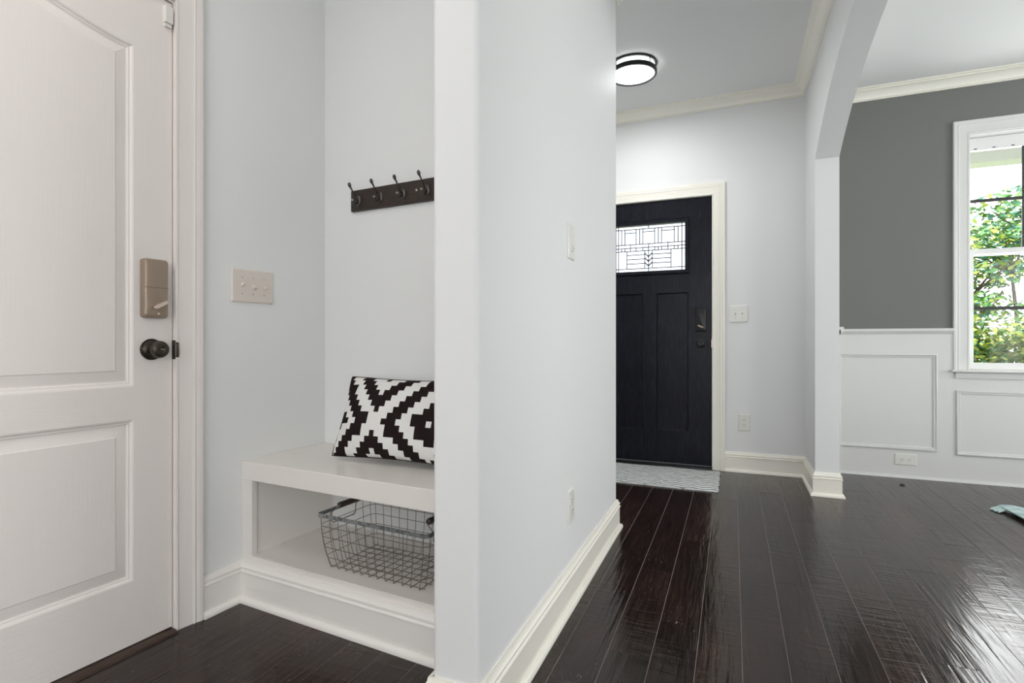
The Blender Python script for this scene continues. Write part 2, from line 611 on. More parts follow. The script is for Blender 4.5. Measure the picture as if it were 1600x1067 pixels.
# build as strips to keep faces convex
def strip(y0, z0a, y1, z0b):
    b.hexa([(AX0, y0, z0a), (AX1, y0, z0a), (AX1, y1, z0b), (AX0, y1, z0b)], [(AX0, y0, CEIL), (AX1, y0, CEIL), (AX1, y1, CEIL), (AX0, y1, CEIL)])
me_v = []
fs = []
for (y, z) in arch_pts:
    me_v += [(AX0, y, z), (AX1, y, z), (AX1, y, CEIL), (AX0, y, CEIL)]
for i in range(NA):
    a = 4 * i
    c = a + 4
    fs += [(a, a + 1, c + 1, c), (a + 1, a + 2, c + 2, c + 1), (a + 2, a + 3, c + 3, c + 2), (a + 3, a, c, c + 3)]
b.add(me_v, fs)
for (y0, y1) in ((0.35, ya), (yb, 4.5)):
    zt = 2.075
    b.add([(AX0, y0, 0), (AX1, y0, 0), (AX1, y1, 0), (AX0, y1, 0), (AX0, y0, CEIL), (AX1, y0, CEIL), (AX1, y1, CEIL), (AX0, y1, CEIL)],
          [(0, 3, 2, 1), (4, 5, 6, 7), (0, 1, 5, 4), (1, 2, 6, 5), (2, 3, 7, 6), (3, 0, 4, 7)])
struct(b.build('wall_arch', M_WALL))
# dining wall (front) with window opening
WY = 4.5
WX0, WX1, WZ0, WZ1 = 1.462, 2.402, 0.742, 2.352
b = MB()
b.box(AX1, WX0, WY, WY + 0.16, 0, CEIL)
b.box(WX1, 4.36, WY, WY + 0.16, 0, CEIL)
b.box(WX0, WX1, WY, WY + 0.16, WZ1, CEIL)
b.box(WX0, WX1, WY, WY + 0.16, 0, WZ0)
struct(b.build('wall_dining_front', M_GREY))
# right wall and rear wall, with glazed openings added outside the frame to bring in light
b = MB()
b.box(4.2, 4.36, -0.4, 1.6, 0, CEIL); b.box(4.2, 4.36, -3.2, -2.6, 0, CEIL); b.box(4.2, 4.36, -2.6, -0.4, 0, 0.6); b.box(4.2, 4.36, -2.6, -0.4, 2.3, CEIL); b.box(4.2, 4.36, 3.6, WY, 0, CEIL)
b.box(4.2, 4.36, 1.6, 3.6, 0, 0.62); b.box(4.2, 4.36, 1.6, 3.6, 2.4, CEIL)
struct(b.build('wall_right', M_GREY))
b = MB()
b.box(-2.6, -0.7, -3.4, -3.2, 0, CEIL); b.box(3.1, 4.36, -3.4, -3.2, 0, CEIL)
b.box(-0.7, 3.1, -3.4, -3.2, 0, 0.35); b.box(-0.7, 3.1, -3.4, -3.2, 2.5, CEIL)
struct(b.build('wall_rear', M_WALL))

# ------------------------------------------------------------------ baseboards, casings, crown
BB = [(0, 0), (0.028, 0), (0.028, 0.008), (0.025, 0.015), (0.019, 0.0195), (0.014, 0.020), (0.014, 0.104), (0.0175, 0.107), (0.0175, 0.111),
      (0.013, 0.114), (0.0115, 0.117), (0.015, 0.121), (0.015, 0.127), (0.009, 0.134), (0.007, 0.144), (0, 0.144)]
CR = [(0, -0.074), (0.011, -0.074), (0.011, -0.068), (0.015, -0.065), (0.019, -0.065), (0.021, -0.056), (0.028, -0.044), (0.042, -0.030), (0.056, -0.022),
      (0.066, -0.018), (0.066, -0.012), (0.072, -0.010), (0.080, -0.008), (0.080, 0), (0, 0)]
CS = [(0, 0), (0, 0.011), (0.006, 0.013), (0.010, 0.010), (0.014, 0.010), (0.050, 0.014), (0.056, 0.016), (0.060, 0.019), (0.066, 0.017), (0.070, 0.019), (0.078, 0.022), (0.087, 0.021), (0.088, 0.017), (0.088, 0)]
SHOE = [(0, 0), (0.017, 0), (0.017, 0.006), (0.013, 0.013), (0.006, 0.017), (0, 0.018)]

BF = 1.305                                   # bench face
pth = [(XL, 1.146, 0), (XL, BF, 0), (xr(BF, 0.016), BF, 0)]
for nm, sg in (('baseboard_left', (0, 1)), ('baseboard_bench', (1, 2))):
    b = MB(NOOK); sweep(b, pth, BB, (0, 0, 1), segs=sg); struct(b.build(nm, M_TRIMN, smooth=40))
pth = [(PX0, 1.225, 0), (PX0, PY0, 0), (PX1, PY0, 0), (PX1, PY1, 0), (-1.35, PY1, 0), (-1.35, FY, 0), (DX0 - 0.09, FY, 0)]
for nm, sg in (('baseboard_partition', (0, 4)), ('baseboard_foyer_left', (4, 6))):
    b = MB(); sweep(b, pth, BB, (0, 0, 1), segs=sg); struct(b.build(nm, M_TRIM, smooth=40))
pth = [(DX1 + 0.09, FY, 0), (AX0, FY, 0), (AX0, yb, 0), (AX1, yb, 0), (AX1, yb + 0.03, 0)]
for nm, sg in (('baseboard_front', (0, 1)), ('baseboard_column', (1, 4))):
    b = MB(); sweep(b, pth, BB, (0, 0, 1), segs=sg); struct(b.build(nm, M_TRIM, smooth=40))
b = MB(NOOK); sweep(b, [(XL, -3.0, 0), (XL, 0.05, 0)], BB, (0, 0, 1)); struct(b.build('baseboard_left_rear', M_TRIM, smooth=40))

# crown: foyer (front wall, side wall, partition wrap) and dining room
pth = [(PX0, PY0 - 0.0, CEIL), (PX1, PY0, CEIL), (PX1, PY1, CEIL), (-1.35, PY1, CEIL), (-1.35, FY, CEIL), (AX0, FY, CEIL), (AX0, 0.35, CEIL)]
b = MB(); sweep(b, pth, CR, (0, 0, 1)); struct(b.build('trim_1', M_TRIM, smooth=40))
pth = [(AX0, 0.35, CEIL), (AX1, 0.35, CEIL), (AX1, WY, CEIL), (4.2, WY, CEIL), (4.2, -3.2, CEIL)]
b = MB(); sweep(b, pth, CR, (0, 0, 1)); struct(b.build('trim_2', M_TRIM, smooth=40))

# ------------------------------------------------------------------ door 1 (left), nook frame
d1 = struct(empty('door_1', NOOK @ Matrix.Translation((XL, 1.055, 0))))
DM = NOOK.inverted()
XF = XL - 0.006                              # door face
Y1 = 1.055; Y0 = 0.145
LB, LT = 0.014, 2.058


def dpart(b, name, mat, smooth=None, parent=None):
    o = b.build(name, mat, None, smooth)
    o.parent = parent or d1
    o.matrix_parent_inverse = (parent or d1).matrix_world.inverted()
    return o


def arch_z(y, zl, rise, a0, a1):
    c = (a0 + a1) / 2
    t = 1 - abs(y - c) / (a1 - c)
    t = max(0, min(1, t))
    return zl + rise * sin(pi * t / 2) ** 2


SL, SR = Y0 + 0.118, Y1 - 0.116              # stile inner edges
b = MB(NOOK)
TH_D = 0.035
b.box(XF - TH_D, XF - 0.012, Y0, Y1, LB, LT)         # core
b.box(XF - 0.0122, XF, Y0, SL, LB, LT)
b.box(XF - 0.0122, XF, SR, Y1, LB, LT)
leaf = dpart(b, 'door_leaf', M_DOOR)
b = MB(NOOK)
b.box(XF - 0.0122, XF, SL, SR, LB, 0.2095)
b.box(XF - 0.0122, XF, SL, SR, 0.709, 0.811)
NAR = 24
zs = []
ys = [SL + (SR - SL) * i / NAR for i in range(NAR + 1)]
for i in range(NAR):
    za, zb = arch_z(ys[i], 1.868, 0.05, SL, SR), arch_z(ys[i + 1], 1.868, 0.05, SL, SR)
    b.add([(XF, ys[i], za), (XF, ys[i + 1], zb), (XF, ys[i + 1], LT), (XF, ys[i], LT), (XF - .012, ys[i], za), (XF - .012, ys[i + 1], zb)],
          [(0, 1, 2, 3), (0, 4, 5, 1)])
dpart(b, 'rail', M_DOORH)


def raised_panel(zlo, zhi, rise):
    b = MB(NOOK)
    loops = []
    for inset, dep in ((0, 0), (0.004, -0.0015), (0.008, -0.0060), (0.013, -0.0068), (0.016, -0.0095), (0.020, -0.0100), (0.048, -0.0030), (0.051, -0.0008)):
        a0, a1 = SL + inset, SR - inset
        l = [(XF + dep, a0, zlo + inset), (XF + dep, a1, zlo + inset)]
        for i in range(NAR + 1):
            y = a1 + (a0 - a1) * i / NAR
            l.append((XF + dep, y, arch_z(y, zhi - inset * 0.85, rise * (1 if rise else 0), a0, a1) if rise else zhi - inset))
        loops.append(l)
    b.loft(loops, False, True)
    return dpart(b, 'panel', M_DOOR, 20)


raised_panel(0.811, 1.868, 0.05)
raised_panel(0.2095, 0.709, 0.0)
# jamb, stop, casing
b = MB(NOOK)
b.box(XL - 0.14, XL, Y1 + 0.003, Y1 + 0.0098, 0, 2.075)
b.box(XL - 0.14, XL, Y0 - 0.0098, Y0 - 0.003, 0, 2.075)
b.box(XL - 0.14, XL, Y0 - 0.0098, Y1 + 0.0098, 2.062, 2.0748)
b.box(XL - 0.14, XL - 0.045, Y1 - 0.010, Y1 + 0.003, 0, 2.062)
b.box(XL - 0.14, XL - 0.045, Y0 - 0.003, Y0 + 0.010, 0, 2.062)
b.box(XL - 0.14, XL - 0.045, Y0 + 0.01, Y1 - 0.01, 2.048, 2.062)
dpart(b, 'jamb', M_DOOR)
b = MB(NOOK)
sweep(b, [(XL, Y0 - 0.002, 0.0), (XL, Y0 - 0.002, 2.0665), (XL, Y1 + 0.002, 2.0665), (XL, Y1 + 0.002, 0.0)], CS, (1, 0, 0), flip=True)
struct(b.build('trim_3', M_DOOR, smooth=40))
# threshold
b = MB(NOOK)
b.loft([[(XL - 0.14, y, 0), (XL + 0.030, y, 0), (XL + 0.026, y, 0.006), (XL + 0.012, y, 0.010), (XL - 0.14, y, 0.012)] for y in (Y0, Y1)])
dpart(b, 'threshold', M_THRESH)
# keypad deadbolt (inner body), door knob, strike plate, contact sensor
LK = NOOK @ frame_at((XF, 0.994, 1.118), (1, 0, 0))
lock = empty('deadbolt', LK); lock.parent = d1; lock.matrix_parent_inverse = d1.matrix_world.inverted()


def part(b, name, mat, parent, smooth=None, label=None):
    o = b.build(name, mat, parent, smooth)
    if label: o['label'] = label
    return o


b = MB(); slab2d(b, [(x, y) for x, y in rrect(0.074, 0.186, 0.009, 4)], [(0, 0.0), (0, 0.018), (0.003, 0.024), (0.008, 0.0265)])
part(b, 'lock_body', M_BRONZE_L, lock, 30)
b = MB(); b.box(-0.0358, 0.0358, 0.0018, 0.0028, 0.0225, 0.0269); part(b, 'cover_seam', M_DARK, lock)
b = MB(); b.lathe([(0.010, 0), (0.010, 0.005), (0.008, 0.006)], 20, Matrix.Translation((0.006, -0.052, 0.0262))); part(b, 'turn_base', M_BRONZE_L, lock, 40)
b = MB(); b.M = Matrix.Translation((0.006, -0.052, 0.0310)) @ Matrix.Rotation(radians(30), 4, 'Z')
slab2d(b, rrect(0.046, 0.011, 0.005, 3), [(0.001, 0), (0, 0.002), (0, 0.011), (0.001, 0.013)])
part(b, 'thumb_turn', M_NICKEL, lock, 40)
b = MB(); b.lathe([(0.0036, 0), (0.0036, 0.0018), (0.002, 0.0022)], 12, Matrix.Translation((0.004, -0.080, 0.0262))); part(b, 'cover_screw', M_NICKEL, lock, 40)

KN = NOOK @ frame_at((XF, 0.990, 0.925), (1, 0, 0))
knob = empty('door_knob', KN); knob.parent = d1; knob.matrix_parent_inverse = d1.matrix_world.inverted()
b = MB()
b.lathe([(0.0335, 0), (0.0340, 0.002), (0.0335, 0.004), (0.031, 0.0055), (0.029, 0.0055), (0.028, 0.007), (0.020, 0.010), (0.014, 0.012)], 32)
for i in range(32):
    a = 2 * pi * i / 32
    b.tube([(0.0318 * cos(a), 0.0318 * sin(a), 0.0035), (0.0318 * cos(a), 0.0318 * sin(a), 0.0070)], 0.0021, 6)
part(b, 'rose', M_BRONZE, knob, 40)
b = MB()
b.lathe([(0.013, 0.009), (0.0115, 0.020), (0.012, 0.028), (0.016, 0.032), (0.024, 0.037), (0.0268, 0.044), (0.0268, 0.050), (0.024, 0.057), (0.018, 0.0605), (0.011, 0.0615), (0.010, 0.0605)], 32)
part(b, 'knob', M_BRONZE, knob, 50)
b = MB(); slab2d(b, rrect(0.011, 0.004, 0.0018, 3), [(0, 0.060), (0, 0.065), (0.0005, 0.066)]); part(b, 'turn_button', M_BRONZE_L, knob, 40)
# strike plate with lip on the jamb
b = MB(NOOK)
b.box(XL - 0.03, XL + 0.0105, Y1 + 0.0012, Y1 + 0.0032, 0.892, 0.954)
b.tube([(XL + 0.004, Y1 + 0.0065, 0.898), (XL + 0.0135, Y1 + 0.0065, 0.902), (XL + 0.0145, Y1 + 0.0065, 0.923), (XL + 0.0135, Y1 + 0.0065, 0.944), (XL + 0.004, Y1 + 0.0065, 0.948)], 0.0045, 8)
dpart(b, 'strike_plate', M_BRONZE)
# white magnetic alarm contact at the top corner of the leaf
SN = NOOK @ frame_at((XF, Y1 - 0.016, 2.012), (1, 0, 0))
sn = empty('alarm_contact', SN, label='small white magnetic alarm contact'); sn.parent = d1; sn.matrix_parent_inverse = d1.matrix_world.inverted()
b = MB(); slab2d(b, rrect(0.026, 0.056, 0.003, 3), [(0, 0), (0, 0.012), (0.002, 0.015)]); part(b, 'housing', M_PLASTIC, sn, 40)
b = MB(); slab2d(b, rrect(0.022, 0.012, 0.002, 3), [(0, 0.0), (0.001, 0.009)]); o = part(b, 'end_tab', M_PLASTIC, sn, 40); o.location = (0, -0.034, 0)

# ------------------------------------------------------------------ door 2 (front door)
d2 = struct(empty('door_2', Matrix.Translation((DX0, FY + 0.03, 0))))
inv = d2.matrix_world.inverted()
def d2part(b, name, mat, smooth=None):
    o = b.build(name, mat, None, smooth)
    o.parent = d2; o.matrix_parent_inverse = inv
    return o
FD = FY + 0.012      # face of stiles
FE = FD + 0.044
LX0, LX1 = DX0 + 0.003, DX1 - 0.003
SW = 0.165
for x0, x1 in ((LX0, LX0 + SW), (LX1 - SW, LX1)):
    b = MB(); b.box(x0, x1, FD, FE, 0.022, DZ - 0.003); d2part(b, 'stile', M_FDOOR)
IX0, IX1 = LX0 + SW, LX1 - SW
for z0, z1 in ((0.022, 0.268), (1.322, 1.465), (1.892, DZ - 0.003)):
    b = MB(); b.box(IX0, IX1, FD, FE, z0, z1); d2part(b, 'rail', M_FDOOR)
b = MB(); b.box(-0.652, -0.545, FD, FE, 0.268, 1.322); d2part(b, 'mullion', M_FDOOR)
for x0, x1 in ((IX0, -0.652), (-0.545, IX1)):
    b = MB()
    lo = []
    for ins, y in ((0, FD), (0.006, FD + 0.009), (0.009, FD + 0.009), (0.010, FD + 0.012)):
        lo.append([(x0 + ins, y, 0.268 + ins), (x1 - ins, y, 0.268 + ins), (x1 - ins, y, 1.322 - ins), (x0 + ins, y, 1.322 - ins)])
    b.loft(lo, False, True)
    b.box(x0, x1, FD + 0.014, FE - 0.01, 0.268, 1.322)
    d2part(b, 'panel', M_FDOOR)
# lite frame
GX0, GX1, GZ0, GZ1 = -0.862, -0.335, 1.497, 1.858
LF = [(0, -0.006), (0, 0.010), (0.008, 0.014), (0.024, 0.014), (0.033, 0.006), (0.033, -0.006)]
b = MB(); sweep(b, [(GX0, FD, GZ0), (GX0, FD, GZ1), (GX1, FD, GZ1), (GX1, FD, GZ0)], LF, (0, -1, 0), closed=True, flip=True)
o = d2part(b, 'lite_frame', M_FDOOR, 40)
b = MB(); b.box(GX0, GX1, FD + 0.018, FD + 0.024, GZ0, GZ1)
gp = d2part(b, 'glass_pane', M_LEADGLASS)
# fill between lite frame and rails/stiles
b = MB()
b.box(IX0, GX0, FD + 0.004, FE, 1.465, 1.892); b.box(GX1, IX1, FD + 0.004, FE, 1.465, 1.892)
b.box(GX0, GX1, FD + 0.004, FE, 1.465, GZ0); b.box(GX0, GX1, FD + 0.004, FE, GZ1, 1.892)
d2part(b, 'lite_surround', M_FDOOR)
# lead cames
b = MB()
def came(u0, v0, u1, v1, r=0.0036):
    w, h = GX1 - GX0, GZ1 - GZ0
    p0, p1 = Vector((GX0 + u0 * w, 0, GZ1 - v0 * h)), Vector((GX0 + u1 * w, 0, GZ1 - v1 * h))
    t = (p1 - p0).normalized()
    q = Vector((t.z, 0, -t.x)) * r
    a, c = Vector((0, FD + 0.0135, 0)), Vector((0, FD + 0.0178, 0))
    b.hexa([p0 - q + c, p0 + q + c, p1 + q + c, p1 - q + c], [p0 - q * .6 + a, p0 + q * .6 + a, p1 + q * .6 + a, p1 - q * .6 + a])
for v_ in (0.07, 0.40, 0.475, 0.545, 0.93): came(0, v_, 1, v_)
for u in (0.035, 0.955): came(u, 0, u, 1)
came(0.48, 0, 0.48, 0.07); came(0.48, 0.40, 0.48, 1)
for u in (0.083, 0.133, 0.30, 0.352, 0.396, 0.57, 0.622, 0.67, 0.85, 0.90): came(u, 0.07, u, 0.40)
for u0, u1, v_ in ((0.133, 0.30, 0.145), (0.396, 0.57, 0.135), (0.67, 0.85, 0.135)): came(u0, v_, u1, v_)
for u in (0.083, 0.133, 0.215, 0.30, 0.396, 0.57, 0.622, 0.67, 0.76, 0.85, 0.90): came(u, 0.475, u, 0.545)
for u in (0.215, 0.76): came(u, 0.40, u, 0.475)
for u in (0.165, 0.425, 0.535, 0.80): came(u, 0.545, u, 0.93)
for v_ in (0.63, 0.725, 0.82): came(0.165, v_, 0.425, v_); came(0.535, v_, 0.80, v_)
for v_ in (0.60, 0.70, 0.80): came(0.425, v_ - 0.0, 0.48, v_ + 0.08, 0.0046); came(0.535, v_ - 0.0, 0.48, v_ + 0.08, 0.0046)
d2part(b, 'leading', M_PANEWOOD)
# jamb + casing + sill
b = MB()
b.box(DX0 - 0.0118, DX0, FY, FY + 0.16, 0.0, DZ + 0.0118); b.box(DX1, DX1 + 0.0118, FY, FY + 0.16, 0.0, DZ + 0.0118)
b.box(DX0, DX1, FY, FY + 0.16, DZ, DZ + 0.0118)
b.box(DX0, DX0 + 0.012, FE + 0.001, FY + 0.16, 0.0, DZ); b.box(DX1 - 0.012, DX1, FE + 0.001, FY + 0.16, 0.0, DZ)
b.box(DX0, DX1, FE + 0.001, FY + 0.16, DZ - 0.012, DZ)
d2part(b, 'jamb', M_TRIM)
b = MB(); sweep(b, [(DX0 - 0.002, FY, 0), (DX0 - 0.002, FY, DZ + 0.003), (DX1 + 0.002, FY, DZ + 0.003), (DX1 + 0.002, FY, 0)], CS, (0, -1, 0), flip=True)
struct(b.build('trim_4', M_TRIM, smooth=40))
b = MB()
b.loft([[(x, FY - 0.035, 0), (x, FY - 0.033, 0.010), (x, FY - 0.015, 0.018), (x, FY + 0.16, 0.020), (x, FY + 0.16, 0)] for x in (DX0, DX1)])
d2part(b, 'threshold', M_BLACK)
# keypad lock and knob on the front door
lk = empty('deadbolt', frame_at((-0.222, FD, 1.117), (0, -1, 0))); lk.parent = d2; lk.matrix_parent_inverse = inv
b = MB(); slab2d(b, rrect(0.078, 0.182, 0.008, 4), [(0, 0), (0, 0.018), (0.003, 0.024), (0.008, 0.026)]); part(b, 'lock_body', M_BLACK, lk, 30)
b = MB(); b.box(-0.038, 0.038, -0.002, 0.0, 0.020, 0.0266); part(b, 'cover_seam', M_DARK, lk)
b = MB(); b.M = Matrix.Translation((0.0, -0.055, 0.0262)) @ Matrix.Rotation(radians(-25), 4, 'Z')
slab2d(b, rrect(0.044, 0.012, 0.005, 3), [(0, 0), (0, 0.013), (0.001, 0.015)]); part(b, 'thumb_turn', M_BRONZE_L, lk, 40)
kb = empty('door_knob', frame_at((-0.222, FD, 0.935), (0, -1, 0))); kb.parent = d2; kb.matrix_parent_inverse = inv
b = MB(); b.lathe([(0.034, 0), (0.034, 0.004), (0.028, 0.008), (0.014, 0.012)], 28); part(b, 'rose', M_BLACK, kb, 40)
b = MB(); b.lathe([(0.013, 0.009), (0.0115, 0.024), (0.016, 0.032), (0.0255, 0.040), (0.027, 0.048), (0.024, 0.057), (0.012, 0.061), (0.010, 0.060)], 28); part(b, 'knob', M_BLACK, kb, 50)
b = MB(); b.box(DX1 - 0.004, DX1 + 0.002, FY - 0.003, FY + 0.03, 0.905, 0.965)
d2part(b, 'strike_plate', M_NICKEL)

# ------------------------------------------------------------------ wainscot of the dining room
b = MB()
zt = 1.020
b.box(AX1 + 0.012, 1.382, WY - 0.012, WY, 0, zt)
b.box(1.382, 2.482, WY - 0.012, WY, 0, 0.735)
b.box(2.482, 4.2, WY - 0.012, WY, 0, zt)
b.box(AX1, AX1 + 0.012, yb + 0.03, WY, 0, zt)
struct(b.build('trim_5', M_WHITE))
RAIL = [(0, 0.985), (0.008, 0.987), (0.008, 0.995), (0.012, 1.0), (0.020, 1.010), (0.024, 1.020), (0.030, 1.022), (0.030, 1.034), (0.026, 1.040), (0, 1.040)]
b = MB()
sweep(b, [(AX1, yb + 0.03, 0), (AX1, WY, 0), (1.382, WY, 0)], RAIL, (0, 0, 1))
sweep(b, [(2.482, WY, 0), (4.2, WY, 0)], RAIL, (0, 0, 1))
struct(b.build('trim_6', M_WHITE, smooth=40))
b = MB()
sweep(b, [(AX1 + 0.012, yb + 0.03, 0), (AX1 + 0.012, WY - 0.012, 0), (4.2, WY - 0.012, 0)], SHOE, (0, 0, 1))
struct(b.build('baseboard_dining', M_WHITE, smooth=40))
PM = [(0, 0), (0, 0.010), (0.004, 0.013), (0.009, 0.013), (0.012, 0.008), (0.016, 0.006), (0.022, 0.007), (0.026, 0.004), (0.026, 0)]
k = 7
for (x0, x1, z0, z1) in ((0.70, 1.293, 0.197, 0.864), (1.395, 2.469, 0.183, 0.620), (2.57, 3.6, 0.197, 0.864)):
    b = MB(); yy = WY - 0.012
    sweep(b, [(x0, yy, z0), (x1, yy, z0), (x1, yy, z1), (x0, yy, z1)], PM, (0, -1, 0), closed=True, flip=True)
    struct(b.build('trim_%d' % k, M_WHITE, smooth=40)); k += 1

# ------------------------------------------------------------------ window 1
w1 = struct(empty('window_1', Matrix.Translation((WX0, WY, WZ0))))
winv = w1.matrix_world.inverted()
def wpart(b, name, mat, smooth=None):
    o = b.build(name, mat, None, smooth); o.parent = w1; o.matrix_parent_inverse = winv
    return o
b = MB()
sweep(b, [(WX0 + 0.006, WY, WZ0 + 0.012), (WX0 + 0.006, WY, WZ1 - 0.006), (WX1 - 0.006, WY, WZ1 - 0.006), (WX1 - 0.006, WY, WZ0 + 0.012)], CS, (0, -1, 0), flip=True)
wpart(b, 'casing', M_WHITE, 40)
b = MB()
b.box(WX0, WX0 + 0.012, WY, WY + 0.15, WZ0 + 0.012, WZ1 - 0.012); b.box(WX1 - 0.012, WX1, WY, WY + 0.15, WZ0 + 0.012, WZ1 - 0.012)
b.box(WX0, WX1, WY, WY + 0.15, WZ1 - 0.012, WZ1)
wpart(b, 'jamb', M_WHITE)
b = MB()
sweep(b, [(1.366, WY, 0), (2.498, WY, 0)], [(-0.14, WZ0), (0.045, WZ0), (0.051, WZ0 + 0.004), (0.052, WZ0 + 0.010), (0.048, WZ0 + 0.016), (-0.14, WZ0 + 0.018)], (0, 0, 1))
# split the stool around the wall
wpart(b, 'sill', M_WHITE, 40)
b = MB(); sweep(b, [(1.39, WY - 0.012, 0), (2.47, WY - 0.012, 0)], [(0, 0.700), (0.012, 0.702), (0.016, 0.735), (0.016, 0.742), (0, 0.742)], (0, 0, 1)); wpart(b, 'apron', M_WHITE, 40)


def sash(name, x0, x1, y0, y1, z0, z1, bt, tt, st):
    b = MB()
    b.box(x0, x0 + st, y0, y1, z0, z1); b.box(x1 - st, x1, y0, y1, z0, z1)
    b.box(x0 + st, x1 - st, y0, y1, z0, z0 + bt); b.box(x0 + st, x1 - st, y0, y1, z1 - tt, z1)
    s = wpart(b, name, M_VINYL)
    gx0, gx1, gz0, gz1 = x0 + st, x1 - st, z0 + bt, z1 - tt
    ym_ = (y0 + y1) / 2
    def sub(b, nm, mat):
        return b.build(nm, mat, s)
    b = MB(); b.box(gx0, gx1, ym_ - 0.003, ym_ + 0.003, gz0, gz1); sub(b, 'pane', M_GLASS)
    zm = (gz0 + gz1) / 2
    b = MB(); b.box(gx0, gx1, ym_ - 0.010, ym_ - 0.004, zm - 0.011, zm + 0.011); sub(b, 'muntin', M_MUNTIN)
    for i in (1, 2):
        xm = gx0 + (gx1 - gx0) * i / 3
        b = MB(); b.box(xm - 0.008, xm + 0.008, ym_ - 0.0096, ym_ - 0.0044, gz0, gz1); sub(b, 'muntin', M_MUNTIN)
    return s


sash('sash', WX0 + 0.013, WX1 - 0.013, WY + 0.085, WY + 0.115, 1.535, WZ1 - 0.013, 0.030, 0.085, 0.030)
sash('sash', WX0 + 0.013, WX1 - 0.013, WY + 0.050, WY + 0.080, WZ0 + 0.019, 1.575, 0.045, 0.034, 0.036)
b = MB()
for i in range(9):
    xx = WX0 + 0.07 + i * 0.1
    b.box(xx - 0.008, xx + 0.008, WY + 0.082, WY + 0.086, 2.262, 2.267)
wpart(b, 'vent_slot', M_DARK)
b = MB(); b.box(WX0 + 0.42, WX0 + 0.50, WY + 0.035, WY + 0.05, 1.567, 1.583); wpart(b, 'sash_lock', M_VINYL)

# windows added outside the frame for fill light (right and rear wall): frames with panes
for nm, fr in (('added_window_2', (4.28, 1.6, 3.6, 0.62, 2.4, 'y')), ('added_window_4', (4.28, -2.6, -0.4, 0.6, 2.3, 'y')), ('added_window_3', (-3.3, -0.7, 3.1, 0.35, 2.5, 'x'))):
    c, a0, a1, z0, z1, ax = fr
    b = MB()
    def bx(u0, u1, v0, v1, t=0.03):
        if ax == 'y': b.box(c - t, c + t, u0, u1, v0, v1)
        else: b.box(u0, u1, c - t, c + t, v0, v1)
    bx(a0, a0 + 0.05, z0, z1); bx(a1 - 0.05, a1, z0, z1); bx(a0 + 0.05, a1 - 0.05, z0, z0 + 0.05); bx(a0 + 0.05, a1 - 0.05, z1 - 0.05, z1)
    for i in (1, 2):
        m_ = a0 + (a1 - a0) * i / 3
        bx(m_ - 0.03, m_ + 0.03, z0 + 0.05, z1 - 0.05)
    o = struct(b.build(nm, M_VINYL))
    b = MB(); bx(a0 + 0.05, a1 - 0.05, z0 + 0.05, z1 - 0.05, 0.003); o2 = b.build('pane', M_GLASS, o)

# ------------------------------------------------------------------ built-in bench (nook frame)
bench = empty('storage_bench', NOOK @ Matrix.Translation((XL, BF, 0)),
              label='built-in white nook bench with an open shelf under its thick top', cat='bench')
binv = bench.matrix_world.inverted()
def bpart(b, name, mat=M_BENCH, smooth=None):
    o = b.build(name, mat, None, smooth); o.parent = bench; o.matrix_parent_inverse = binv
    return o
def nslab(b, x0, y0, y1, z0, z1, gap=0.001):
    b.hexa([(x0, y0, z0), (xr(y0, gap), y0, z0), (xr(y1, gap), y1, z0), (x0, y1, z0)], [(x0, y0, z1), (xr(y0, gap), y0, z1), (xr(y1, gap), y1, z1), (x0, y1, z1)])
XA = XL + 0.001
b = MB(NOOK); nslab(b, XA, BF - 0.003, YB - 0.001, 0.4425, 0.510)
o = bpart(b, 'bench_top')
bv = o.modifiers.new('bevel', 'BEVEL'); bv.width = 0.002; bv.segments = 2
b = MB(NOOK); b.box(XA, XA + 0.054, BF, BF + 0.020, 0.1672, 0.4425); bpart(b, 'face_stile')
b = MB(NOOK); b.box(XA, XA + 0.046, BF + 0.020, YB - 0.002, 0.166, 0.4425); bpart(b, 'side_panel')
b = MB(NOOK); b.box(xr(BF) - 0.06, xr(BF) - 0.004, BF, BF + 0.020, 0.1672, 0.4425); bpart(b, 'face_stile')
b = MB(NOOK); nslab(b, XA, BF + 0.020, YB - 0.002, 0.146, 0.1655, 0.003); bpart(b, 'shelf')
b = MB(NOOK); nslab(b, XA, BF, BF + 0.020, 0.02, 0.1670, 0.002); bpart(b, 'front_rail')

# ------------------------------------------------------------------ cushion
CELL = 0.0214
PWD, PHT = 0.60, 0.318
off_x = 0.134                                # pattern centre relative to cushion centre


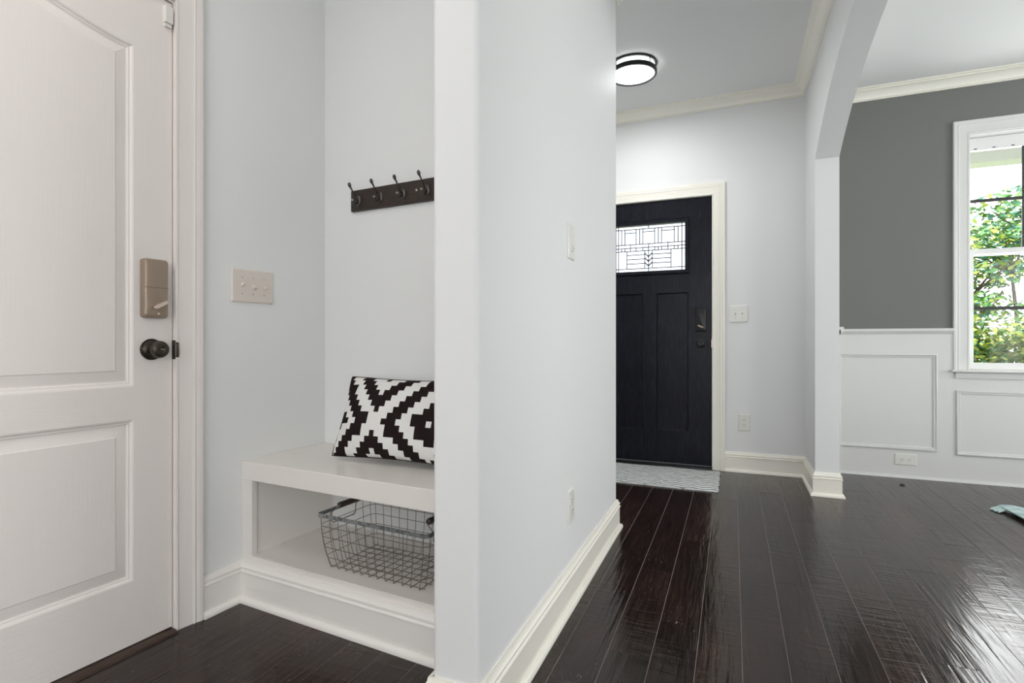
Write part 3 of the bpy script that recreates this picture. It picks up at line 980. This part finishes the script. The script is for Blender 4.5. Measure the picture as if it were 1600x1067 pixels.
def make_cushion():
    nx, ny = 56, 32
    verts, uvs, faces = [], [], []
    def shape(u, v, side):
        x = PWD / 2 * u * (1 - 0.062 * (1 - v * v) * abs(u) ** 2)
        y = PHT / 2 * v * (1 - 0.09 * (1 - abs(u) ** 2.0) * abs(v) ** 2)
        k = 1 - 0.035 * (abs(u) * abs(v)) ** 5
        x *= k; y *= k
        t = ((1 - abs(u) ** 3.2) * (1 - abs(v) ** 2.6)) ** 0.62 * 0.062
        t += 0.0012 * sin(9 * u + 4 * v) * (1 - u * u) * (1 - v * v)
        return (x, y, side * t)
    idx = {}
    for side in (1, -1):
        for j in range(ny + 1):
            for i in range(nx + 1):
                edge = i in (0, nx) or j in (0, ny)
                if side == -1 and edge:
                    idx[(side, i, j)] = idx[(1, i, j)]
                    continue
                u = -cos(pi * i / nx) * 0.35 + (2 * i / nx - 1) * 0.65
                v = -cos(pi * j / ny) * 0.35 + (2 * j / ny - 1) * 0.65
                idx[(side, i, j)] = len(verts)
                verts.append(shape(u, v, side))
                uvs.append(((u * PWD / 2 * 1.03 * (1 + 0.10 * v * v * u * u) - off_x) / CELL, v * PHT / 2 * 0.97 / CELL + 1.2))
        for j in range(ny):
            for i in range(nx):
                q = [idx[(side, i, j)], idx[(side, i + 1, j)], idx[(side, i + 1, j + 1)], idx[(side, i, j + 1)]]
                faces.append(q if side == 1 else q[::-1])
    me = bpy.data.meshes.new('cushion_cover')
    me.from_pydata(verts, [], faces)
    lay = me.uv_layers.new(name='UVMap')
    for lp in me.loops:
        lay.data[lp.index].uv = uvs[lp.vertex_index]
    me.shade_smooth()
    me.materials.append(M_PILLOW)
    rim = [verts[idx[(1, i, 0)]] for i in range(nx)] + [verts[idx[(1, nx, j)]] for j in range(ny)] + \
          [verts[idx[(1, i, ny)]] for i in range(nx, 0, -1)] + [verts[idx[(1, 0, j)]] for j in range(ny, 0, -1)]
    return me, rim


me, rim = make_cushion()
lean = radians(68)
# local x along the bench, local y up the cushion, local z facing the room
PM_ = NOOK @ Matrix.Translation((-1.216, 1.545, 0.669)) @ Matrix.Rotation(radians(4.5), 4, 'Z') @ Matrix.Rotation(lean, 4, 'X')
cushion = bpy.data.objects.new('cushion', me)
COL.objects.link(cushion)
cushion.matrix_world = PM_
tag(cushion, 'black and white stepped-diamond lumbar cushion leaning on the nook bench', 'cushion')
b = MB(); b.tube(rim, 0.0024, 6, closed=True); b.build('piping', M_PIPING, cushion, 60)

# ------------------------------------------------------------------ wire basket (nook frame)
BZ = 0.1672
basket = empty('wire_basket', NOOK @ Matrix.Translation((-1.215, 1.485, BZ)),
               label='rectangular wire basket with dark grips on the bench shelf', cat='basket')
RX, RY, BXh, BYh, HZ = 0.232, 0.138, 0.200, 0.120, 0.181      # rim half size, bottom half size, height


def at(u, v, t):                              # u,v in -1..1, t 0 bottom .. 1 rim
    bulge = 1 - (1 - t) ** 2.2
    hx = BXh + (RX - BXh) * bulge
    hy = BYh + (RY - BYh) * bulge
    return (u * hx, v * hy, t * HZ)


b = MB()
WR = 0.00115
nxw, nyw = 11, 6
ts = [1, 0.75, 0.5, 0.25, 0.08, 0.0]
for i in range(nxw + 1):
    u = -0.94 + 1.88 * i / nxw
    pts = [at(u, -1, t) for t in ts] + [(u * BXh, -0.5 * BYh, 0), (u * BXh, 0.5 * BYh, 0)] + [at(u, 1, t) for t in reversed(ts)]
    b.tube(pts, WR, 5)
for j in range(nyw + 1):
    v = -0.9 + 1.8 * j / nyw
    pts = [at(-1, v, t) for t in ts] + [(-0.5 * BXh, v * BYh, 0.002), (0.5 * BXh, v * BYh, 0.002)] + [at(1, v, t) for t in reversed(ts)]
    if abs(v) < 0.35:
        pts = [p for p in pts if p[2] < HZ * 0.7]
    b.tube(pts, WR, 5)
for t in (0.2, 0.40, 0.60, 0.80):
    bl = 1 - (1 - t) ** 2.2
    hx, hy = BXh + (RX - BXh) * bl + 0.002, BYh + (RY - BYh) * bl + 0.002
    b.tube([(x, y, t * HZ) for x, y in rrect(2 * hx, 2 * hy, 0.03, 4)], WR, 5, closed=True)
part(b, 'wire_mesh', M_WIRE, basket, 60)
b = MB()
o1, i1 = rrect(2 * RX + 0.006, 2 * RY + 0.006, 0.012, 3), rrect(2 * RX + 0.0015, 2 * RY + 0.0015, 0.010, 3)
lo = [[(x, y, HZ - 0.007) for x, y in i1], [(x, y, HZ - 0.007) for x, y in o1], [(x, y, HZ + 0.006) for x, y in o1], [(x, y, HZ + 0.006) for x, y in i1], [(x, y, HZ - 0.007) for x, y in i1]]
b.loft(lo, False, False)
part(b, 'rim_band', M_GALV, basket)
for s in (-1, 1):
    x = s * (RX + 0.003)
    xi = x - s * 0.042
    yc = -0.028
    hb = MB()
    loop = [(xi, yc - 0.050, HZ + 0.022), (xi, yc - 0.057, HZ + 0.018), (x - s * 0.016, yc - 0.060, HZ - 0.004), (x - s * 0.014, yc - 0.060, HZ - 0.034), (x - s * 0.016, yc - 0.050, HZ - 0.042),
            (x - s * 0.016, yc + 0.050, HZ - 0.042), (x - s * 0.014, yc + 0.060, HZ - 0.034), (x - s * 0.016, yc + 0.060, HZ - 0.004), (xi, yc + 0.057, HZ + 0.018), (xi, yc + 0.050, HZ + 0.022)]
    hb.tube(loop, 0.0021, 6)
    h = part(hb, 'handle', M_WIRE, basket, 60)
    gb = MB(); gb.M = Matrix.Translation((xi, yc, HZ + 0.022)) @ Matrix.Rotation(pi / 2, 4, 'X')
    gb.lathe([(0.0065, -0.052), (0.0095, -0.050), (0.0105, -0.046), (0.0098, -0.02), (0.0098, 0.02), (0.0105, 0.046), (0.0095, 0.050), (0.0065, 0.052)], 16)
    part(gb, 'grip', M_GRIP, h, 40, 'dark turned wooden grip')

# ------------------------------------------------------------------ coat rack (nook frame)
RK = NOOK @ frame_at((-1.35, YB, 1.538), (0, -1, 0))
rack = empty('coat_rack', RK, label='dark wooden board with iron double hooks on the nook wall', cat='coat rack')
b = MB(); b.box(-0.276, 0.276, -0.044, 0.044, 0, 0.016)
o = b.build('board', M_RACK, rack)
bv = o.modifiers.new('bevel', 'BEVEL'); bv.width = 0.003; bv.segments = 2
for i in range(5):
    hx = -0.232 + 0.116 * i
    b = MB()
    b.M = Matrix.Translation((hx, 0, 0.016))
    # oval back plate
    b.loft([[(0.0125 * s_ * cos(2 * pi * k / 16), 0.021 * s_ * sin(2 * pi * k / 16) - 0.002, z) for k in range(16)] for s_, z in ((1, 0), (1, 0.003), (0.75, 0.0055))])
    # upper arm, teardrop tip
    arm = [(0, -0.006, 0.004), (0, 0.000, 0.015), (0, 0.010, 0.024), (0, 0.022, 0.031), (0, 0.034, 0.040), (0, 0.041, 0.047), (0, 0.046, 0.051), (0, 0.051, 0.0535), (0, 0.056, 0.055), (0, 0.0595, 0.0555)]
    b.tube(arm, [0.0054, 0.0044, 0.0034, 0.0029, 0.0030, 0.0040, 0.0062, 0.0072, 0.0058, 0.002], 8)
    # lower curl, ball tip
    low = [(0, -0.006, 0.004), (0, -0.015, 0.012), (0, -0.021, 0.021), (0, -0.021, 0.029), (0, -0.016, 0.034), (0, -0.010, 0.0355)]
    b.tube(low, [0.0048, 0.0040, 0.0032, 0.0030, 0.0030, 0.0028], 8)
    h = part(b, 'hook', M_IRON, rack, 50)
    b = MB(); b.lathe([(0.001, -0.005), (0.0035, -0.004), (0.005, 0), (0.0035, 0.004), (0.001, 0.005)], 12, Matrix.Translation((hx, -0.0075, 0.0518)))
    part(b, 'ball_tip', M_SCREW, h, 60)
for sx_ in (0.066,):
    b = MB(); b.lathe([(0.0042, 0.016), (0.0038, 0.018), (0.002, 0.019)], 12, Matrix.Translation((sx_, 0.004, 0))); part(b, 'screw_cap', M_NICKEL, rack, 40)

# ------------------------------------------------------------------ wall plates
def wall_plate(name, M, w, h, label, cat, mat):
    t = empty(name, M, label=label, cat=cat)
    b = MB(); slab2d(b, rrect(w, h, 0.004, 3), [(0, 0), (0, 0.003), (0.004, 0.0062)])
    part(b, 'plate', mat, t, 30)
    return t


def toggle(t, x, up, mat):
    b = MB(); b.box(x - 0.0052, x + 0.0052, -0.0125, 0.0125, 0.0055, 0.0068); part(b, 'toggle_slot', mat, t)
    b = MB()
    b.M = Matrix.Translation((x, 0, 0.004)) @ Matrix.Rotation(radians(-28 if up else 28), 4, 'X')
    b.loft([[(-0.0042, -0.0055, 0), (0.0042, -0.0055, 0), (0.0042, 0.0055, 0), (-0.0042, 0.0055, 0)], [(-0.0035, -0.003, 0.017), (0.0035, -0.003, 0.017), (0.0035, 0.003, 0.017), (-0.0035, 0.003, 0.017)]])
    part(b, 'toggle', mat, t)
    for y in (-0.030, 0.030):
        b = MB(); b.lathe([(0.0028, 0), (0.0026, 0.0012), (0.0012, 0.0016)], 10, Matrix.Translation((x, y, 0.0060))); part(b, 'screw', M_SCREW, t, 40)


def receptacle(t, cx_, cy_, rot=0):
    R = Matrix.Translation((cx_, cy_, 0.0055)) @ Matrix.Rotation(rot, 4, 'Z')
    b = MB(R)
    pts = [(0.0165 * cos(a), max(-0.0125, min(0.0125, 0.0165 * sin(a)))) for a in [2 * pi * k / 24 for k in range(24)]]
    b.loft([[(x, y, 0) for x, y in pts], [(x, y, 0.0022) for x, y in pts]])
    r = part(b, 'receptacle', M_PLASTIC, t)
    b = MB(R)
    b.box(-0.0072, -0.0052, -0.001, 0.0070, 0.0018, 0.0026); b.box(0.0052, 0.0072, 0.0, 0.0066, 0.0018, 0.0026)
    b.lathe([(0.0024, 0.0018), (0.0024, 0.0026)], 10, Matrix.Translation((0, -0.0065, 0)))
    part(b, 'slot', M_DARK, r)


t = wall_plate('light_switch', NOOK @ frame_at((XL, 1.348, 1.157), (1, 0, 0)), 0.176, 0.124, 'three-toggle switch plate on the wall beside the white left door', 'light switch', M_PLASTIC2)
for x, up in ((-0.046, True), (0.0, False), (0.046, False)): toggle(t, x, up, M_PLASTIC2)
t = wall_plate('light_switch', frame_at((0.040, FY, 1.152), (0, -1, 0)), 0.124, 0.124, 'two-toggle switch plate on the wall right of the front door', 'light switch', M_PLASTIC)
for x in (-0.023, 0.023): toggle(t, x, True, M_PLASTIC)
t = wall_plate('light_switch', frame_at((PX1, 1.885, 1.313), (1, 0, 0)), 0.076, 0.128, 'slide dimmer plate high on the end of the near partition wall', 'light switch', M_PLASTIC)
b = MB(); slab2d(b, rrect(0.034, 0.068, 0.002, 2), [(0, 0.0055), (0, 0.0075), (0.001, 0.0085)]); part(b, 'rocker', M_PLASTIC, t, 30)
b = MB(); b.box(0.005, 0.009, -0.028, 0.028, 0.0082, 0.0095); b.box(0.002, 0.012, -0.024, -0.014, 0.0095, 0.014); part(b, 'slider', M_PLASTIC, t)
t = wall_plate('wall_outlet', frame_at((PX1, 1.885, 0.352), (1, 0, 0)), 0.074, 0.120, 'outlet plate low on the near partition wall above its baseboard', 'outlet', M_PLASTIC)
receptacle(t, 0, 0.0195); receptacle(t, 0, -0.0195)
t = wall_plate('wall_outlet', frame_at((0.076, FY, 0.362), (0, -1, 0)), 0.078, 0.122, 'upright outlet on the wall right of the front door, below the switch', 'outlet', M_PLASTIC)
receptacle(t, 0, 0.0195); receptacle(t, 0, -0.0195)
t = wall_plate('wall_outlet', frame_at((1.112, WY - 0.012, 0.129), (0, -1, 0)), 0.128, 0.078, 'sideways outlet in the white wainscot under its left panel', 'outlet', M_PLASTIC)
receptacle(t, -0.0195, 0, pi / 2); receptacle(t, 0.0195, 0, pi / 2)

# ------------------------------------------------------------------ foyer ceiling light
lamp = empty('ceiling_light', Matrix.Translation((-0.598, 3.50, CEIL)) @ Matrix.Rotation(pi, 4, 'X'),
             label='round flush ceiling light with two dark metal rings in the foyer', cat='ceiling light')
b = MB(); b.lathe([(0.134, 0.0), (0.134, 0.012), (0.1375, 0.014), (0.1375, 0.056), (0.134, 0.062), (0.110, 0.066), (0.05, 0.069)], 48)
part(b, 'diffuser', M_DIFFUSER, lamp, 50)
for z0, z1 in ((0.0, 0.012), (0.042, 0.068)):
    b = MB(); b.loft([[(r * cos(2 * pi * k / 64), r * sin(2 * pi * k / 64), z) for k in range(64)] for r, z in ((0.142, z0), (0.151, z0), (0.151, z1 - 0.002), (0.149, z1), (0.1375, z1), (0.1375, z1 - 0.004), (0.142, z1 - 0.005), (0.142, z0))], False, False)
    part(b, 'ring', M_BLACK, lamp, 40)
for k in range(4):
    a = radians(35 + 90 * k)
    b = MB(); b.tube([(0.1465 * cos(a), 0.1465 * sin(a), 0.005), (0.1465 * cos(a), 0.1465 * sin(a), 0.05)], 0.003, 6); part(b, 'post', M_BLACK, lamp)

# ------------------------------------------------------------------ mats
def cloth_sheet(name, M, w, d, th, mat, fn, label, cat, nx=60, ny=30):
    vs, fs = [], []
    n = (nx + 1) * (ny + 1)
    for s in (1, 0):
        for j in range(ny + 1):
            for i in range(nx + 1):
                x, y = w * (i / nx - 0.5), d * (j / ny - 0.5)
                dx, dy, z = fn(i / nx, j / ny)
                vs.append((x + dx, y + dy, z + th * s))
    for j in range(ny):
        for i in range(nx):
            a = j * (nx + 1) + i
            fs.append((a, a + 1, a + nx + 2, a + nx + 1))
            fs.append((n + a, n + a + nx + 1, n + a + nx + 2, n + a + 1))
    ring = [i for i in range(nx + 1)] + [j * (nx + 1) + nx for j in range(1, ny + 1)] + [ny * (nx + 1) + i for i in range(nx - 1, -1, -1)] + [j * (nx + 1) for j in range(ny - 1, 0, -1)]
    for k_ in range(len(ring)):
        a, c = ring[k_], ring[(k_ + 1) % len(ring)]
        fs.append((a, n + a, n + c, c))
    b = MB(); b.add(vs, fs)
    o = b.build(name, mat, None, 50)
    o.matrix_world = M
    tag(o, label, cat)
    return o


def mat_fn(u, v):
    e = 0.0015 * sin(37 * u + 3 * v) * (1 if v < 0.02 or v > 0.98 else 0)
    return (0.003 * sin(23 * v) if u > 0.98 else 0, e, 0.0010 + 0.0012 * (1 + sin(14 * u + 5 * v)) * (0.5 + 0.5 * sin(9 * v)))


cloth_sheet('door_mat', Matrix.Translation((-0.60, 3.875, 0)), 1.03, 0.56, 0.006, M_MAT, mat_fn, 'grey and white zigzag woven mat lying before the front door', 'mat')


def rug_fn(u, v):
    # the far-left corner is ruffled and its edge lifts a little off the boards
    c = max(0, 1 - u * 6) * max(0, 1 - (1 - v) * 5)
    lift = 0.016 * max(0, 1 - u * 9) * (0.6 + 0.4 * sin(9 * v + 1)) + 0.008 * c * (1 + sin(40 * u))
    return (0.012 * c * sin(30 * v), 0.010 * c * sin(34 * u), 0.002 + lift)


rug = cloth_sheet('area_rug', Matrix.Translation((2.205, 2.53, 0)), 1.6, 2.66, 0.007, M_RUG, rug_fn, 'pale aqua rug, only its ruffled tasselled corner on the dark floor at right edge', 'rug', 64, 60)
b = MB()
rnd = random.Random(3)
for i in range(13):                          # the corner tassel, lying out over the boards
    y0_, y1_ = 1.325 - i * 0.0055, 1.318 - i * 0.0068
    e = rnd.uniform(0.040, 0.066)
    pts = [(-0.785, y0_, 0.012), (-0.805, y0_, 0.016), (-0.822, (y0_ + y1_) / 2, 0.010), (-0.80 - e, y1_ + rnd.uniform(-.006, .008), 0.005)]
    b.tube(pts, [0.005, 0.006, 0.0055, 0.003], 6)
part(b, 'tassel', M_RUG, rug, 60)
# little dark floor plug near the wainscot
b = MB(); b.lathe([(0.014, 0.0003), (0.014, 0.004), (0.011, 0.007), (0.005, 0.008)], 16)
o = b.build('floor_plug', M_DARK, None, 40); o.location = (1.035, 4.25, 0)
tag(o, 'tiny dark round plug on the floor below the sideways outlet', 'plug')

# ------------------------------------------------------------------ outside
b = MB(); b.box(-12, 18, 4.66, 30, -0.42, -0.30); tag(b.build('lawn', M_GRASS), 'green lawn beyond the porch', 'lawn')
b = MB(); b.box(-2.5, 5.2, 4.66, 6.35, -0.30, -0.03)
struct(b.build('trim_porch_floor', M_CONC))
b = MB(); b.box(-2.6, 5.2, 4.66, 6.40, 2.74, 2.94); b.box(-2.6, 5.2, 6.12, 6.32, 2.58, 2.74)
b.box(-2.6, 5.2, 4.66, 4.70, 2.66, 2.74)
struct(b.build('trim_porch_eave', M_PORCH))


def leaves(b, c, r, n, size, rnd):
    for _ in range(n):
        d = Vector((rnd.gauss(0, 1), rnd.gauss(0, 1), rnd.gauss(0, 1))).normalized() * (rnd.random() ** 0.45)
        p = Vector(c) + Vector((d.x * r[0], d.y * r[1], d.z * r[2]))
        a = Vector((rnd.uniform(-1, 1), rnd.uniform(-1, 1), rnd.uniform(-.5, .5))).normalized()
        q = a.cross(Vector((rnd.uniform(-1, 1), rnd.uniform(-1, 1), rnd.uniform(-1, 1)))).normalized()
        s = size * rnd.uniform(0.6, 1.3)
        b.add([p - a * s, p + q * s * 0.45 + a * s * 0.1, p + a * s, p - q * s * 0.45 + a * s * 0.1], [(0, 1, 2), (0, 2, 3)])


def plant(name, base, blobs, label, cat, seed, size, stem_r, mixw):
    rnd = random.Random(seed)
    t = empty(name, Matrix.Translation(base), label=label, cat=cat)
    bs = [MB(), MB(), MB()]
    for c, r, n in blobs:
        for k_ in range(3):
            leaves(bs[k_], c, r, int(n * mixw[k_]), size, rnd)
    for k_ in range(3):
        o = bs[k_].build('foliage', M_LEAF[k_], t)
        o['kind'] = 'stuff'
    b = MB()
    for c, r, n in blobs:
        pts = [(rnd.uniform(-.1, .1), rnd.uniform(-.1, .1), 0), (c[0] * 0.35, c[1] * 0.35, c[2] * 0.4), (c[0] * 0.8, c[1] * 0.8, c[2] * 0.8), (c[0], c[1], c[2] + r[2] * 0.5)]
        b.tube(pts, [stem_r, stem_r * 0.7, stem_r * 0.4, stem_r * 0.15], 6)
        for q in range(7):
            e = Vector(c) + Vector((rnd.uniform(-1, 1) * r[0], rnd.uniform(-1, 1) * r[1], rnd.uniform(-.6, 1) * r[2])) * 0.85
            b.tube([pts[2], (Vector(pts[2]) + e) / 2 + Vector((0, 0, 0.05)), e], [stem_r * 0.35, stem_r * 0.25, stem_r * 0.1], 5)
    o = b.build('trunk', M_BARK, t)
    return t


for i, (x, y) in enumerate(((2.55, 7.0), (4.25, 7.1), (5.95, 7.0))):
    plant('shrub', (x, y, -0.29), [((-0.35, 0, 1.10), (0.42, 0.35, 0.42), 3200), ((0.32, 0.05, 1.13), (0.42, 0.35, 0.42), 3200), ((0, 0, 0.60), (0.66, 0.35, 0.42), 1800)],
          ('yellow-green shrub just outside the left panes of the window', 'yellow-green shrub outside the middle of the window, second from the left', 'yellow-green shrub farthest right outside the window')[i],
          'shrub', 11 + i, 0.036, 0.018, (0.62, 0.28, 0.10))
plant('tree', (4.1, 10.4, -0.29), [((-0.9, 0, 2.35), (1.2, 0.8, 0.35), 1500), ((0.3, 0.1, 3.2), (1.2, 0.9, 0.42), 1500), ((-1.0, -0.2, 1.75), (0.9, 0.7, 0.30), 1100), ((-0.3, -0.2, 2.75), (1.1, 0.7, 0.25), 900), ((1.3, 0, 2.2), (0.9, 0.8, 0.7), 1200)],
      'leafy green tree behind the shrubs outside the dining window', 'tree', 21, 0.060, 0.05, (0.30, 0.40, 0.30))
plant('tree', (8.2, 13.5, -0.29), [((0, 0, 3.2), (1.8, 1.2, 1.0), 1500), ((-0.8, 0, 2.0), (1.3, 1.0, 0.8), 900)],
      'taller tree farther off on the right beyond the porch', 'tree', 22, 0.10, 0.09, (0.3, 0.4, 0.3))
